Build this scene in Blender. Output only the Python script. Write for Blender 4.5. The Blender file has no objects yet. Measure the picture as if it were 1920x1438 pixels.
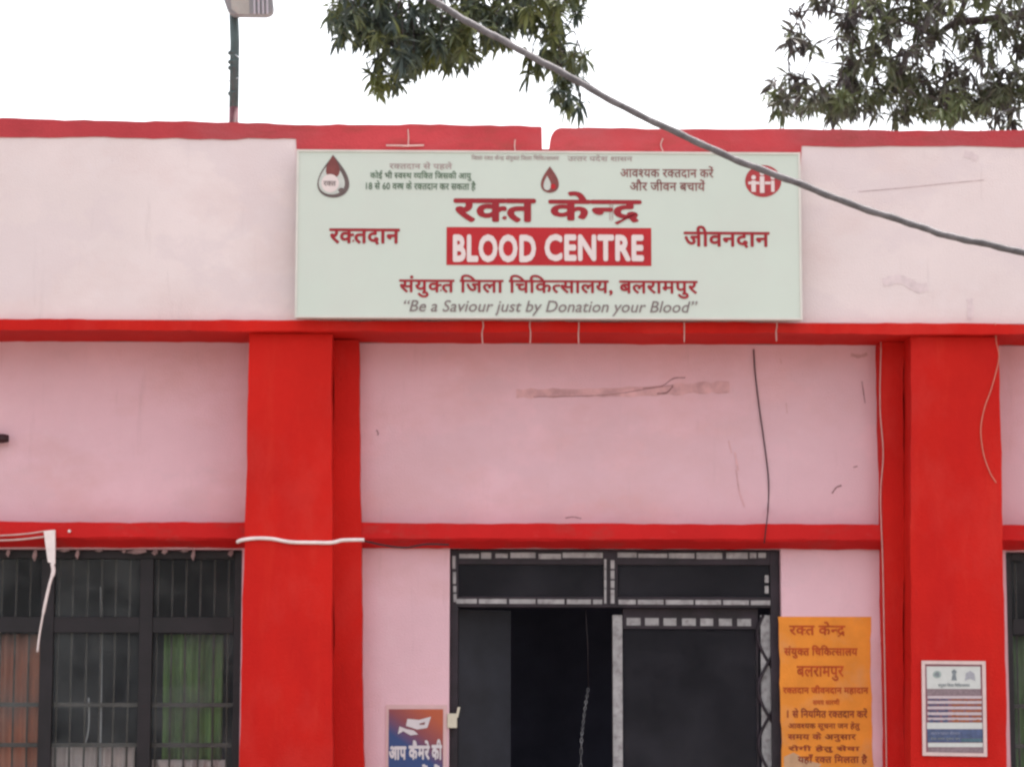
import bpy, bmesh, math, random
import numpy as np
from mathutils import Vector, Matrix

sc = bpy.context.scene
COL = sc.collection
rnd = random.Random(11)

# ------------------------------------------------------------------ camera
CAM = Vector((-0.3, -14.0, 1.55))
AIM = Vector((0.0, 0.0, 3.34))
FPX = 4657.0                      # focal length in pixels of the 1920 px wide photograph
cd = bpy.data.cameras.new('camera')
cam = bpy.data.objects.new('camera', cd)
COL.objects.link(cam)
ROT = ((AIM - CAM).to_track_quat('-Z', 'Y').to_matrix() @ Matrix.Rotation(math.radians(0.08), 3, 'Z'))
cam.matrix_world = Matrix.Translation(CAM) @ ROT.to_4x4()
cd.sensor_fit = 'HORIZONTAL'
cd.sensor_width = 36.0
cd.lens = 36.0 * FPX / 1920.0
cd.clip_end = 2000
sc.camera = cam

# ------------------------------------------------------------------ sky, sun, exposure
SUN_EL, SUN_AZ = 72.0, 12.0      # degrees, azimuth clockwise from +Y
w = bpy.data.worlds.new('World')
sc.world = w
w.use_nodes = True
wt = w.node_tree
sky = wt.nodes.new('ShaderNodeTexSky')
sky.sky_type = 'NISHITA'
sky.sun_disc = False
sky.sun_elevation = math.radians(SUN_EL)
sky.sun_rotation = math.radians(SUN_AZ)
sky.air_density = 1.0
sky.dust_density = 5.0
hs = wt.nodes.new('ShaderNodeHueSaturation')
hs.inputs['Saturation'].default_value = 0.22
wt.links.new(sky.outputs[0], hs.inputs['Color'])
wt.links.new(hs.outputs[0], wt.nodes['Background'].inputs[0])
wt.nodes['Background'].inputs[1].default_value = 0.15
sd = bpy.data.lights.new('sun', 'SUN')
sd.energy = 2.0
sd.angle = math.radians(12)
sd.color = (1.0, 0.96, 0.9)
sun = bpy.data.objects.new('sun', sd)
COL.objects.link(sun)
sv = Vector((math.sin(math.radians(SUN_AZ)) * math.cos(math.radians(SUN_EL)),
             math.cos(math.radians(SUN_AZ)) * math.cos(math.radians(SUN_EL)), math.sin(math.radians(SUN_EL))))
sun.rotation_euler = sv.to_track_quat('Z', 'Y').to_euler()
sun.location = sv * 30
sc.view_settings.view_transform = 'Standard'
sc.view_settings.look = 'None'
sc.view_settings.gamma = 1
sc.view_settings.use_curve_mapping = False
sc.view_settings.exposure = 1.6
sc.render.engine = 'CYCLES'
sc.cycles.filter_width = 2.6


# ------------------------------------------------------------------ measuring the photograph
def P(px, py, y):
    """point of the upright plane at depth y seen at pixel (px, py) of the photograph"""
    d = ROT @ Vector(((px - 960.0) / FPX, -(py - 719.0) / FPX, -1.0))
    t = (y - CAM.y) / d.y
    return CAM + d * t


def X(px, y, py=719): return P(px, py, y).x
def Z(py, y, px=960): return P(px, py, y).z


# ------------------------------------------------------------------ materials
def s2l(c):
    return tuple(((v / 255) / 12.92 if v / 255 <= 0.04045 else ((v / 255 + 0.055) / 1.055) ** 2.4) for v in c)


def mat(name, col, rough=0.7, var=0.0, scale=3.0, bump=0.0, bscale=60.0, metal=0.0, spec=0.4, col2=None, stretch=(1, 1, 1), lo=0.35, hi=0.65):
    """col: linear base colour; var: how much a noise darkens/lightens it, or col2 to mix towards"""
    m = bpy.data.materials.new(name)
    m.use_nodes = True
    nt = m.node_tree
    b = nt.nodes['Principled BSDF']
    b.inputs['Roughness'].default_value = rough
    b.inputs['Metallic'].default_value = metal
    b.inputs['Specular IOR Level'].default_value = spec
    tc = nt.nodes.new('ShaderNodeTexCoord')
    mp = nt.nodes.new('ShaderNodeMapping')
    mp.inputs['Scale'].default_value = stretch
    nt.links.new(tc.outputs['Object'], mp.inputs[0])
    n = nt.nodes.new('ShaderNodeTexNoise')
    n.inputs['Scale'].default_value = scale
    n.inputs['Detail'].default_value = 6
    n.inputs['Roughness'].default_value = 0.6
    nt.links.new(mp.outputs[0], n.inputs['Vector'])
    r = nt.nodes.new('ShaderNodeValToRGB')
    c2 = col2 if col2 else tuple(v * (1 - var) for v in col)
    c1 = col if col2 else tuple(min(1, v * (1 + var)) for v in col)
    r.color_ramp.elements[0].position = lo
    r.color_ramp.elements[1].position = hi
    r.color_ramp.elements[0].color = (*c2, 1)
    r.color_ramp.elements[1].color = (*c1, 1)
    nt.links.new(n.outputs[0], r.inputs[0])
    nt.links.new(r.outputs[0], b.inputs['Base Color'])
    if bump:
        bn = nt.nodes.new('ShaderNodeTexNoise')
        bn.inputs['Scale'].default_value = bscale
        bn.inputs['Detail'].default_value = 5
        nt.links.new(mp.outputs[0], bn.inputs['Vector'])
        bp = nt.nodes.new('ShaderNodeBump')
        bp.inputs['Strength'].default_value = bump
        bp.inputs['Distance'].default_value = 0.01
        nt.links.new(bn.outputs[0], bp.inputs['Height'])
        nt.links.new(bp.outputs[0], b.inputs['Normal'])
    return m


def add_layer(m, col, scale, stretch, lo, hi, amount, seed=0.0):
    """a second noise of stains over the base colour of a material made by mat()"""
    nt = m.node_tree
    b = nt.nodes['Principled BSDF']
    src = b.inputs['Base Color'].links[0].from_socket
    tc = nt.nodes.new('ShaderNodeTexCoord')
    mp = nt.nodes.new('ShaderNodeMapping')
    mp.inputs['Scale'].default_value = stretch
    mp.inputs['Location'].default_value = (seed, seed * 0.7, seed * 1.3)
    nt.links.new(tc.outputs['Object'], mp.inputs[0])
    n = nt.nodes.new('ShaderNodeTexNoise')
    n.inputs['Scale'].default_value = scale
    n.inputs['Detail'].default_value = 8
    n.inputs['Roughness'].default_value = 0.65
    nt.links.new(mp.outputs[0], n.inputs['Vector'])
    mr = nt.nodes.new('ShaderNodeMapRange')
    mr.inputs['From Min'].default_value = lo
    mr.inputs['From Max'].default_value = hi
    mr.inputs['To Max'].default_value = amount
    nt.links.new(n.outputs[0], mr.inputs['Value'])
    mx = nt.nodes.new('ShaderNodeMix')
    mx.data_type = 'RGBA'
    nt.links.new(mr.outputs[0], mx.inputs['Factor'])
    nt.links.new(src, mx.inputs['A'])
    mx.inputs['B'].default_value = (*col, 1)
    nt.links.new(mx.outputs['Result'], b.inputs['Base Color'])
    return m


PINK = mat('pink_wall_paint', (0.76, 0.485, 0.54), 0.85, 0.05, 1.4, 0.35, 120, spec=0.2)
add_layer(PINK, (0.64, 0.36, 0.35), 1.1, (1, 1, 1.8), 0.48, 0.72, 0.6, 3.1)
add_layer(PINK, (0.40, 0.24, 0.25), 7.0, (2.6, 2.6, 0.22), 0.60, 0.85, 0.35, 7.7)
add_layer(PINK, (0.78, 0.56, 0.60), 9.0, (1, 1, 1), 0.55, 0.80, 0.35, 1.2)
add_layer(PINK, (0.68, 0.455, 0.505), 0.9, (1, 1, 1.5), 0.50, 0.545, 0.40, 6.6)
add_layer(PINK, (0.45, 0.28, 0.29), 22.0, (1, 1, 1), 0.66, 0.80, 0.35, 4.5)
ROSE = mat('parapet_paint', (0.78, 0.655, 0.65), 0.85, 0.04, 1.2, 0.35, 120, spec=0.2)
add_layer(ROSE, (0.68, 0.51, 0.50), 1.4, (1, 1, 1.6), 0.48, 0.75, 0.55, 1.7)
add_layer(ROSE, (0.42, 0.32, 0.32), 6.0, (2.6, 2.6, 0.25), 0.62, 0.85, 0.35, 5.2)
add_layer(ROSE, (0.80, 0.70, 0.72), 9.0, (1, 1, 1), 0.55, 0.80, 0.35, 2.9)
add_layer(ROSE, (0.71, 0.59, 0.605), 0.9, (1, 1, 1.5), 0.50, 0.545, 0.45, 3.6)
add_layer(ROSE, (0.5, 0.38, 0.38), 22.0, (1, 1, 1), 0.66, 0.80, 0.35, 4.5)
RED = mat('red_wall_paint', (0.57, 0.015, 0.010), 0.7, 0.08, 1.5, 0.3, 90, spec=0.12)
add_layer(RED, (0.47, 0.009, 0.009), 1.2, (1.5, 1.5, 0.5), 0.48, 0.72, 0.65, 2.4)
add_layer(RED, (0.62, 0.035, 0.020), 3.0, (3, 3, 0.5), 0.55, 0.75, 0.5, 4.9)
add_layer(RED, (0.60, 0.055, 0.045), 1.7, (1.6, 1.6, 1.0), 0.50, 0.62, 0.20, 5.7)
add_layer(RED, (0.28, 0.02, 0.02), 8.0, (2.4, 2.4, 0.3), 0.64, 0.82, 0.4, 9.1)
REDL = mat('red_lintel_paint', (0.58, 0.018, 0.018), 0.7, 0.08, 2.0, 0.3, 90, spec=0.12)
add_layer(REDL, (0.34, 0.06, 0.05), 3.0, (1.4, 1.4, 3.0), 0.52, 0.72, 0.55, 4.4)
add_layer(REDL, (0.60, 0.10, 0.10), 6.0, (1, 1, 2.0), 0.60, 0.78, 0.4, 8.3)
COPING = mat('weathered_hazed_red', (0.47, 0.055, 0.065), 0.8, 0.08, 2.5, 0.35, 80, spec=0.15)  # weathered red, its base colour paled to imitate glare haze
add_layer(COPING, (0.42, 0.10, 0.11), 1.2, (1, 1, 2.0), 0.45, 0.65, 0.6, 3.3)
add_layer(COPING, (0.27, 0.06, 0.05), 4.0, (1, 1, 3.0), 0.52, 0.74, 0.6, 6.4)
PLASTER = mat('grey_plaster', (0.30, 0.28, 0.27), 0.9, 0.1, 3)
ROOFM = mat('roof_concrete', (0.25, 0.24, 0.23), 0.95, 0.2, 2)
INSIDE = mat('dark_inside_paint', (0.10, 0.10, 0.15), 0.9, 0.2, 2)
WFRAME = mat('dark_window_paint', (0.012, 0.008, 0.011), 0.5, 0.3, 8, 0.1)
BAR = mat('dull_grille_steel', (0.10, 0.085, 0.08), 0.6, 0.3, 10)
DOORDARK = mat('dark_gate_paint', (0.022, 0.013, 0.020), 0.55, 0.4, 10, 0.1)
PALE = mat('pale_grey_steel', (0.36, 0.34, 0.345), 0.6, 0.2, 14, 0.1)
add_layer(PALE, (0.10, 0.07, 0.07), 30.0, (1, 1, 1), 0.50, 0.75, 0.75, 2.0)
LEAFDOOR = mat('dark_door_board', (0.020, 0.020, 0.028), 0.6, 0.3, 4)
CREAM = mat('cream_plastic', (0.62, 0.56, 0.44), 0.5, 0.05, 8)
WHITEP = mat('white_plastic', (0.82, 0.70, 0.68), 0.5, 0.08, 20)
THINW = mat('pale_pink_wire', (0.62, 0.40, 0.37), 0.6, 0.1, 20)
BLACKW = mat('black_wire', (0.025, 0.015, 0.018), 0.5, 0.2, 20)
CABLE = mat('grey_cable_sheath', (0.14, 0.125, 0.13), 0.7, 0.3, 18, 0.2, spec=0.25)
add_layer(CABLE, (0.03, 0.025, 0.028), 3.0, (1, 1, 1), 0.50, 0.70, 0.6, 2.0)
SIGNBG = mat('sign_sheet', (0.60, 0.65, 0.58), 0.45, 0.02, 1.2, 0.0, spec=0.3)
add_layer(SIGNBG, (0.60, 0.585, 0.54), 0.9, (1, 1, 1), 0.45, 0.70, 0.55, 8.8)
SIGNEDGE = mat('sign_edge', (0.66, 0.62, 0.57), 0.5, 0.06, 6)
SIGNRED = mat('sign_red_ink', (0.31, 0.008, 0.016), 0.5, 0.08, 4)
SIGNBANNER = mat('sign_banner_red', (0.46, 0.008, 0.014), 0.5, 0.10, 4)
SIGNWHITE = mat('sign_white_ink', (0.74, 0.62, 0.60), 0.5, 0.03, 6)
SIGNGREY = mat('sign_grey_ink', (0.22, 0.17, 0.165), 0.5, 0.08, 9)
SIGNGREEN = mat('sign_green_ink', (0.11, 0.17, 0.11), 0.5, 0.15, 9)
SIGNBROWN = mat('sign_brown_ink', (0.24, 0.075, 0.07), 0.5, 0.15, 9)
SIGNFADE = mat('sign_faded_ink', (0.40, 0.29, 0.28), 0.5, 0.1, 9)


# ------------------------------------------------------------------ object helpers
def wl(o):
    v = Vector((0, 0, 0))
    while o is not None:
        v += o.location
        o = o.parent
    return v


def tag(o, label=None, cat=None, group=None, kind=None):
    for k, v in (('label', label), ('category', cat), ('group', group), ('kind', kind)):
        if v: o[k] = v
    return o


def thing(name, label, cat, loc, group=None):
    o = bpy.data.objects.new(name, None)
    COL.objects.link(o)
    o.location = loc
    o.empty_display_size = 0.2
    return tag(o, label, cat, group)


def link(name, me, mats, parent=None, label=None):
    """link a mesh authored in world coordinates; a top-level one gets its origin at the base of its box"""
    if not isinstance(mats, (list, tuple)): mats = [mats]
    for m in mats: me.materials.append(m)
    o = bpy.data.objects.new(name, me)
    COL.objects.link(o)
    n = len(me.vertices)
    co = np.empty(n * 3); me.vertices.foreach_get('co', co); co = co.reshape(-1, 3)
    if parent:
        off = np.array(wl(parent)); o.parent = parent
    else:
        off = np.array(((co[:, 0].min() + co[:, 0].max()) / 2, (co[:, 1].min() + co[:, 1].max()) / 2, co[:, 2].min()))
        o.location = off
    me.vertices.foreach_set('co', (co - off).ravel())
    me.update()
    if label: o['label'] = label
    return o


class MB:
    """collects boxes, prisms and tubes into ONE mesh"""
    def __init__(s): s.v = []; s.f = []; s.m = []; s.smooth = []
    def add(s, vs, fs, mi=0, sm=False):
        b = len(s.v)
        s.v += [tuple(v) for v in vs]
        for f in fs:
            s.f.append(tuple(i + b for i in f)); s.m.append(mi); s.smooth.append(sm)
        return s
    def box(s, x0, x1, y0, y1, z0, z1, mi=0):
        x0, x1 = sorted((x0, x1)); y0, y1 = sorted((y0, y1)); z0, z1 = sorted((z0, z1))
        vs = [(x0, y0, z0), (x1, y0, z0), (x1, y1, z0), (x0, y1, z0), (x0, y0, z1), (x1, y0, z1), (x1, y1, z1), (x0, y1, z1)]
        return s.add(vs, [(3, 2, 1, 0), (4, 5, 6, 7), (0, 1, 5, 4), (1, 2, 6, 5), (2, 3, 7, 6), (3, 0, 4, 7)], mi)
    def prism(s, poly, y0, y1, mi=0):
        """poly: (x, z) outline, counter-clockwise seen from -Y"""
        n = len(poly)
        vs = [(x, y0, z) for x, z in poly] + [(x, y1, z) for x, z in poly]
        fs = [tuple(range(n)), tuple(range(2 * n - 1, n - 1, -1))]
        fs += [(i, i + n, (i + 1) % n + n, (i + 1) % n) for i in range(n)]
        return s.add(vs, fs, mi)
    def sheet(s, poly, y, mi=0):
        return s.add([(x, y, z) for x, z in poly], [tuple(range(len(poly)))], mi)
    def tube(s, pts, r, k=8, mi=0, close=True):
        pts = [Vector(p) for p in pts]
        n = len(pts)
        rs = r if isinstance(r, (list, tuple)) else [r] * n
        ref = Vector((0.13, 1, 0.21)).normalized()
        vs = []
        for i, p in enumerate(pts):
            t = (pts[min(i + 1, n - 1)] - pts[max(i - 1, 0)]).normalized()
            a = t.cross(ref).normalized(); b = t.cross(a)
            vs += [p + (a * math.cos(2 * math.pi * j / k) + b * math.sin(2 * math.pi * j / k)) * rs[i] for j in range(k)]
        fs = [(i * k + j, i * k + (j + 1) % k, (i + 1) * k + (j + 1) % k, (i + 1) * k + j) for i in range(n - 1) for j in range(k)]
        if close: fs += [tuple(range(k))[::-1], tuple(range((n - 1) * k, n * k))]
        return s.add(vs, fs, mi, True)
    def build(s, name, mats, parent=None, label=None, bevel=0.0, fix=True):
        me = bpy.data.meshes.new(name)
        me.from_pydata(s.v, [], s.f)
        me.polygons.foreach_set('material_index', s.m)
        me.polygons.foreach_set('use_smooth', s.smooth)
        bm = bmesh.new(); bm.from_mesh(me)
        if fix: bmesh.ops.recalc_face_normals(bm, faces=bm.faces)
        if bevel:
            bmesh.ops.bevel(bm, geom=[e for e in bm.edges if len(e.link_faces) == 2 and e.calc_face_angle(0) > 0.6], offset=bevel, segments=2, affect='EDGES', profile=0.6, clamp_overlap=True)
        bm.to_mesh(me); bm.free()
        return link(name, me, mats, parent, label)


def spline(pts, n=8):
    """Catmull-Rom through 3-D points"""
    pts = [Vector(p) for p in pts]
    q = [pts[0] * 2 - pts[1]] + pts + [pts[-1] * 2 - pts[-2]]
    out = []
    for i in range(1, len(q) - 2):
        for k in range(n):
            t = k / n
            a, b, c, d = q[i - 1], q[i], q[i + 1], q[i + 2]
            out.append(0.5 * ((2 * b) + (c - a) * t + (2 * a - 5 * b + 4 * c - d) * t * t + (3 * b - a - 3 * c + d) * t ** 3))
    out.append(pts[-1])
    return out


def wob(x, s=0.0, a=0.004):
    """hand-made unevenness of an edge"""
    return a * (math.sin(x * 5.1 + s) * 0.5 + math.sin(x * 13.7 + 2.1 * s) * 0.35 + math.sin(x * 31.0 + 3.3 * s) * 0.3 + math.sin(x * 67 + s) * 0.2)


def strip(x0, x1, zb, zt, sb=0.0, st=1.0, a=0.004, step=0.06):
    """outline of a long band with uneven lower and upper edges"""
    n = max(2, int((x1 - x0) / step))
    xs = [x0 + (x1 - x0) * i / n for i in range(n + 1)]
    return [(x, zb + wob(x, sb, a)) for x in xs] + [(x, zt + wob(x, st, a)) for x in reversed(xs)]


def vstrip(xl, xr, zb, zt, sl=0.0, sr=1.0, a=0.004, step=0.08):
    """outline of an upright; xl, xr are functions of z or numbers"""
    fl = xl if callable(xl) else (lambda z: xl)
    fr = xr if callable(xr) else (lambda z: xr)
    n = max(2, int((zt - zb) / step))
    zs = [zb + (zt - zb) * i / n for i in range(n + 1)]
    return [(fr(z) + wob(z, sr, a), z) for z in zs] + [(fl(z) + wob(z, sl, a), z) for z in reversed(zs)]


# ------------------------------------------------------------------ lettering
_G = {}


def raw_text(s, off, clip=None):
    c = bpy.data.curves.new('t', 'FONT')
    c.body = s; c.size = 1.0; c.offset = off; c.resolution_u = 3
    o = bpy.data.objects.new('t', c)
    COL.objects.link(o)
    dg = bpy.context.evaluated_depsgraph_get()
    me = bpy.data.meshes.new_from_object(o.evaluated_get(dg), depsgraph=dg)
    if clip is not None:
        bm = bmesh.new(); bm.from_mesh(me)
        bmesh.ops.bisect_plane(bm, geom=bm.verts[:] + bm.edges[:] + bm.faces[:], plane_co=(clip, 0, 0), plane_no=(1, 0, 0), clear_outer=True)
        bm.to_mesh(me); bm.free()
    vs = [tuple(v.co) for v in me.vertices]; fs = [tuple(p.vertices) for p in me.polygons]
    bpy.data.meshes.remove(me); bpy.data.objects.remove(o); bpy.data.curves.remove(c)
    return vs, fs


def xmax(s):
    k = ('x', s)
    if k not in _G:
        v, f = raw_text(s, 0)
        _G[k] = max(p[0] for p in v)
    return _G[k]


HALF = {'क': 0.80, 'न': 0.70, 'त': 0.64, 'स': 0.70, 'व': 0.66, 'थ': 0.70, 'म': 0.70, 'स': 0.72}


def glyph(ch, off):
    """outline and advance of a letter; 'X~' is the half form of a consonant"""
    k = (ch, off)
    if k not in _G:
        if ch[0] == ' ': _G[k] = ([], [], 0.26)
        else:
            adv = 0.262 if ch[0] == 'ि' else xmax(ch[0] + 'l') - xmax('l')      # its hook reaches far over the next letter
            clip = None
            if ch.endswith('~'):
                clip = HALF.get(ch[0], 0.68) * adv; adv = clip
            v, f = raw_text(ch[0], off, clip)
            _G[k] = (v, f, adv)
    return _G[k]


def lettering(parent, s, x0, x1, yt, yb, y, m, bold=0.0, shear=0.0, name='lettering', label=None):
    """writing on the upright plane y that fills the photograph's box x0..x1, yt..yb.
    Indic text is given in the order it is drawn; ~ makes the letter before it a half form, ^ adds the stroke under the letter before it"""
    V, F = [], []
    pen, i, n = 0.0, 0, 0
    prev = 0.0
    while i < len(s):
        ch = s[i]
        if ch == '^':
            xa = pen - prev
            q = [(xa + prev * 0.80, 0.20), (xa + prev * 0.88, 0.27), (xa + prev * 0.15, -0.13), (xa + prev * 0.05, -0.06)]
            q = [(x, z - 0.03) for x, z in q]
            b = len(V); V += [(x, z, 0.00255) for x, z in q]; F.append((b, b + 1, b + 2, b + 3))
            i += 1; continue
        if i + 1 < len(s) and s[i + 1] == '~': ch += '~'; i += 1
        v, f, adv = glyph(ch, 0.0)
        rings = [(0, 0)] if bold < 0.001 else [(bold * math.cos(k * math.pi / 4), bold * math.sin(k * math.pi / 4)) for k in range(8)] + [(0, 0)]
        for r_, (ox, oz) in enumerate(rings):          # heavier strokes: the letter laid over itself, slightly shifted
            b = len(V)
            dz = (n % 3) * 0.0006 + r_ * 0.00006
            V += [(p[0] + pen + ox + p[1] * shear, p[1] + oz, dz) for p in v]
            F += [tuple(q + b for q in g) for g in f]
        adv += bold * 0.9
        if adv > 0.02: prev = adv
        pen += adv; n += 1; i += 1
    a = np.array(V)
    mn, mxx = a.min(0), a.max(0)
    A, B = P(x0, yb, y), P(x1, yt, y)
    wx = A.x + (a[:, 0] - mn[0]) / (mxx[0] - mn[0]) * (B.x - A.x)
    wz = A.z + (a[:, 1] - mn[1]) / (mxx[1] - mn[1]) * (B.z - A.z)
    mb = MB()
    mb.add(np.stack([wx, y - a[:, 2], wz], 1).tolist(), F)
    return mb.build(name, m, parent, label, fix=False)


def quad_px(x0, x1, yt, yb, y):
    a, b = P(x0, yb, y), P(x1, yt, y)
    return [(a.x, a.z), (b.x, a.z), (b.x, b.z), (a.x, b.z)]


def disc_px(cx, cy, rx, ry, y, n=28):
    out = []
    for k in range(n):
        t = 2 * math.pi * k / n
        p = P(cx + rx * math.cos(t), cy - ry * math.sin(t), y)
        out.append((p.x, p.z))
    return out


def drop_px(cx, yt, yb, hw, y, n=36, sc_=1.0):
    """outline of a drop with its tip up"""
    h = yb - yt
    out = []
    for k in range(n):
        t = 2 * math.pi * k / n - math.pi / 2
        u = (1 + math.sin(t)) / 2                      # 0 at the bottom, 1 at the tip
        yy = yb - h * u
        xx = hw * math.cos(t) * (1 - u) ** 0.62 * 1.42 * (0.94 + 0.06 * u)
        p = P(cx + xx, yy, y)
        out.append((p.x, p.z))
    return out


# ------------------------------------------------------------------ ground
gm = mat('dusty_ground', (0.17, 0.15, 0.13), 0.95, 0.2, 0.6, 0.4, 8)
g = MB()
N = 24
vs = [(-300 + 600 * i / N, -300 + 600 * j / N, 0) for j in range(N + 1) for i in range(N + 1)]
g.add(vs, [(j * (N + 1) + i, j * (N + 1) + i + 1, (j + 1) * (N + 1) + i + 1, (j + 1) * (N + 1) + i) for j in range(N) for i in range(N)])
tag(g.build('ground', gm), kind='structure')

# ------------------------------------------------------------------ building
YP, YB, YC, YS, YL = -0.40, -0.44, -0.36, -0.15, -0.14        # parapet, slab edge, column, recessed strip, lintel
WX0, WX1 = -7.2, 7.6
bld = thing('hospital_building', 'single storey pink hospital block with bright red pillars, bands and coping', 'building', (0, 0, 0))

zwin = Z(1031, 0.0)
zdoor = Z(1028, 0.0)
bay = X(283, 0.09) - X(100, 0.09)
lw1 = X(459, 0.0); lw0 = lw1 - 4 * bay - 0.03
rw0 = X(1878, 0.0); rw1 = rw0 + 4 * bay + 0.03
d0, d1 = X(845, 0.0), X(1460, 0.0)
ZS = 0.95                                                         # window sill
zslab_b, zslab_t = Z(623, YB), Z(603, YB)


def wall_holes(x0, x1, z0, z1, y0, y1, holes):
    mb = MB()
    xs = sorted({x0, x1, *[h[0] for h in holes], *[h[1] for h in holes]})
    zs = sorted({z0, z1, *[h[2] for h in holes], *[h[3] for h in holes]})
    nx, nz = len(xs) - 1, len(zs) - 1
    def solid(i, j):
        if i < 0 or j < 0 or i >= nx or j >= nz: return False
        cx, cz = (xs[i] + xs[i + 1]) / 2, (zs[j] + zs[j + 1]) / 2
        return not any(h[0] < cx < h[1] and h[2] < cz < h[3] for h in holes)
    for i in range(nx):
        for j in range(nz):
            if not solid(i, j): continue
            a, b, c, d = xs[i], xs[i + 1], zs[j], zs[j + 1]
            mb.add([(a, y0, c), (b, y0, c), (b, y0, d), (a, y0, d)], [(0, 1, 2, 3)])
            mb.add([(a, y1, c), (b, y1, c), (b, y1, d), (a, y1, d)], [(3, 2, 1, 0)])
            if not solid(i - 1, j): mb.add([(a, y0, c), (a, y1, c), (a, y1, d), (a, y0, d)], [(3, 2, 1, 0)])
            if not solid(i + 1, j): mb.add([(b, y0, c), (b, y1, c), (b, y1, d), (b, y0, d)], [(0, 1, 2, 3)])
            if not solid(i, j - 1): mb.add([(a, y0, c), (b, y0, c), (b, y1, c), (a, y1, c)], [(3, 2, 1, 0)])
            if not solid(i, j + 1): mb.add([(a, y0, d), (b, y0, d), (b, y1, d), (a, y1, d)], [(0, 1, 2, 3)])
    return mb


front = wall_holes(WX0, WX1, 0, zslab_b, 0.0, 0.23, [(lw0, lw1, ZS, zwin), (d0, d1, 0.02, zdoor), (rw0, rw1, ZS, zwin)])
front.build('wall', PINK, bld, 'pink painted front wall with stains and scratches', fix=False)
DEP = 5.2
sh = MB()
sh.box(WX0, WX0 + 0.2, 0.235, DEP, 0, zslab_b); sh.box(WX1 - 0.2, WX1, 0.235, DEP, 0, zslab_b)
sh.box(WX0 + 0.205, WX1 - 0.205, DEP - 0.2, DEP, 0, zslab_b)
sh.build('wall', PLASTER, bld, 'plain grey plaster side and back walls')
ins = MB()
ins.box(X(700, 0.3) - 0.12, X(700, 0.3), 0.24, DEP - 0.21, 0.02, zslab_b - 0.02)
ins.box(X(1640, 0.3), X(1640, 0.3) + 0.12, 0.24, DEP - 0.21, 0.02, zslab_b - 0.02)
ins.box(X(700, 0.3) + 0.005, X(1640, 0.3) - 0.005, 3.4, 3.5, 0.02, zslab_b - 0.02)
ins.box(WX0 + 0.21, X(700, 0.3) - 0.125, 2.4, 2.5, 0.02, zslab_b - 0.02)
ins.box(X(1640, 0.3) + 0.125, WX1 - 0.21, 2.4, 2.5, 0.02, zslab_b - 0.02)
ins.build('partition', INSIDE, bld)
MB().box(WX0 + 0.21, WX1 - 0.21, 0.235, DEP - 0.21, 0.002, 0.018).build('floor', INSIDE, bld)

# slab edge band and roof
b = MB()
b.prism(strip(WX0 - 0.1, WX1 + 0.1, zslab_b, zslab_t, 0.3, 2.0, 0.004), YB, -0.002)
b.build('slab_edge', RED, bld)
MB().box(WX0 - 0.1, WX1 + 0.1, 0.0, DEP + 0.1, zslab_b + 0.004, zslab_t - 0.004).build('roof', ROOFM, bld)

# parapet wall, lower behind the sign where red paint reaches further down
zc_t, zc_b, zc_s = Z(236, YP), Z(264, YP), Z(315, YP)
xa, xb = X(558, YP, 300), X(1500, YP, 300)
zmid = (zc_t + zc_b) / 2 - 0.02
zp0 = zslab_t + 0.006
b = MB()
b.prism([(WX0, zp0), (WX1, zp0), (WX1, zmid), (xb - 0.03, zmid), (xb - 0.03, zc_s + 0.05), (xa + 0.03, zc_s + 0.05), (xa + 0.03, zmid), (WX0, zmid)], YP, YP + 0.12)
b.build('parapet', ROSE, bld)
MB().box(WX0, WX1, DEP - 0.1, DEP + 0.08, zslab_t, zc_b).build('parapet', PLASTER, bld)


def arr(n0, n1, k): return [n0 + (n1 - n0) * i / k for i in range(k + 1)]


YK0, YK1 = YP - 0.006, YP + 0.135
gx0, gx1 = X(1016, YP, 250), X(1031, YP, 250)
top_l = [(x, zc_t + 0.02 * (x < xa) * min(1, (xa - x) * 0.7) + wob(x, 4.0, 0.006)) for x in arr(WX0, gx0 - 0.006, 130)]
bot_l = [(x, zc_b + wob(x, 1.0, 0.007)) for x in arr(WX0, xa - 0.01, 90)] + [(xa, zc_s), (gx0 + 0.004, zc_s)]
b = MB(); b.prism(bot_l + [(gx0, zc_t - 0.012)] + top_l[::-1], YK0, YK1)
b.build('coping', COPING, bld, 'weathered red coping with haze in its colour, left of the gap, with a square broken end')
rc = []
zc_rt = Z(240, YP)
for k in range(9):
    t = math.pi / 2 * k / 8
    rc.append((gx1 + 0.065 - 0.065 * math.sin(t), zc_rt - 0.085 + 0.085 * math.cos(t)))
bot_r = [(gx1 - 0.004, zc_s), (xb, zc_s)] + [(x, zc_b - 0.02 + wob(x, 2.0, 0.006)) for x in arr(xb + 0.01, WX1, 60)]
top_r = [(x, zc_rt + wob(x, 6.0, 0.005)) for x in arr(gx1 + 0.075, WX1, 110)]
b = MB(); b.prism(bot_r + top_r[::-1] + rc, YK0, YK1)
b.build('coping', COPING, bld, 'weathered red coping with haze in its colour, right of the gap, with a rounded broken corner')
# bottom of the joint between the two copings
MB().box(gx0 - 0.002, gx1 + 0.002, YK0 + 0.012, YK1 - 0.012, zc_s, Z(279, YP)).build('joint_filler', COPING, bld)

# pillars and the recessed red strips beside them
zpb = 0.0
zbt = zslab_b - 0.003
zt_, zl_ = Z(700, YC), Z(1400, YC)


def lin(pa, pb, y):
    a, b_ = P(*pa, y), P(*pb, y)
    return lambda z: a.x + (b_.x - a.x) * (z - a.z) / (b_.z - a.z)


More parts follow.
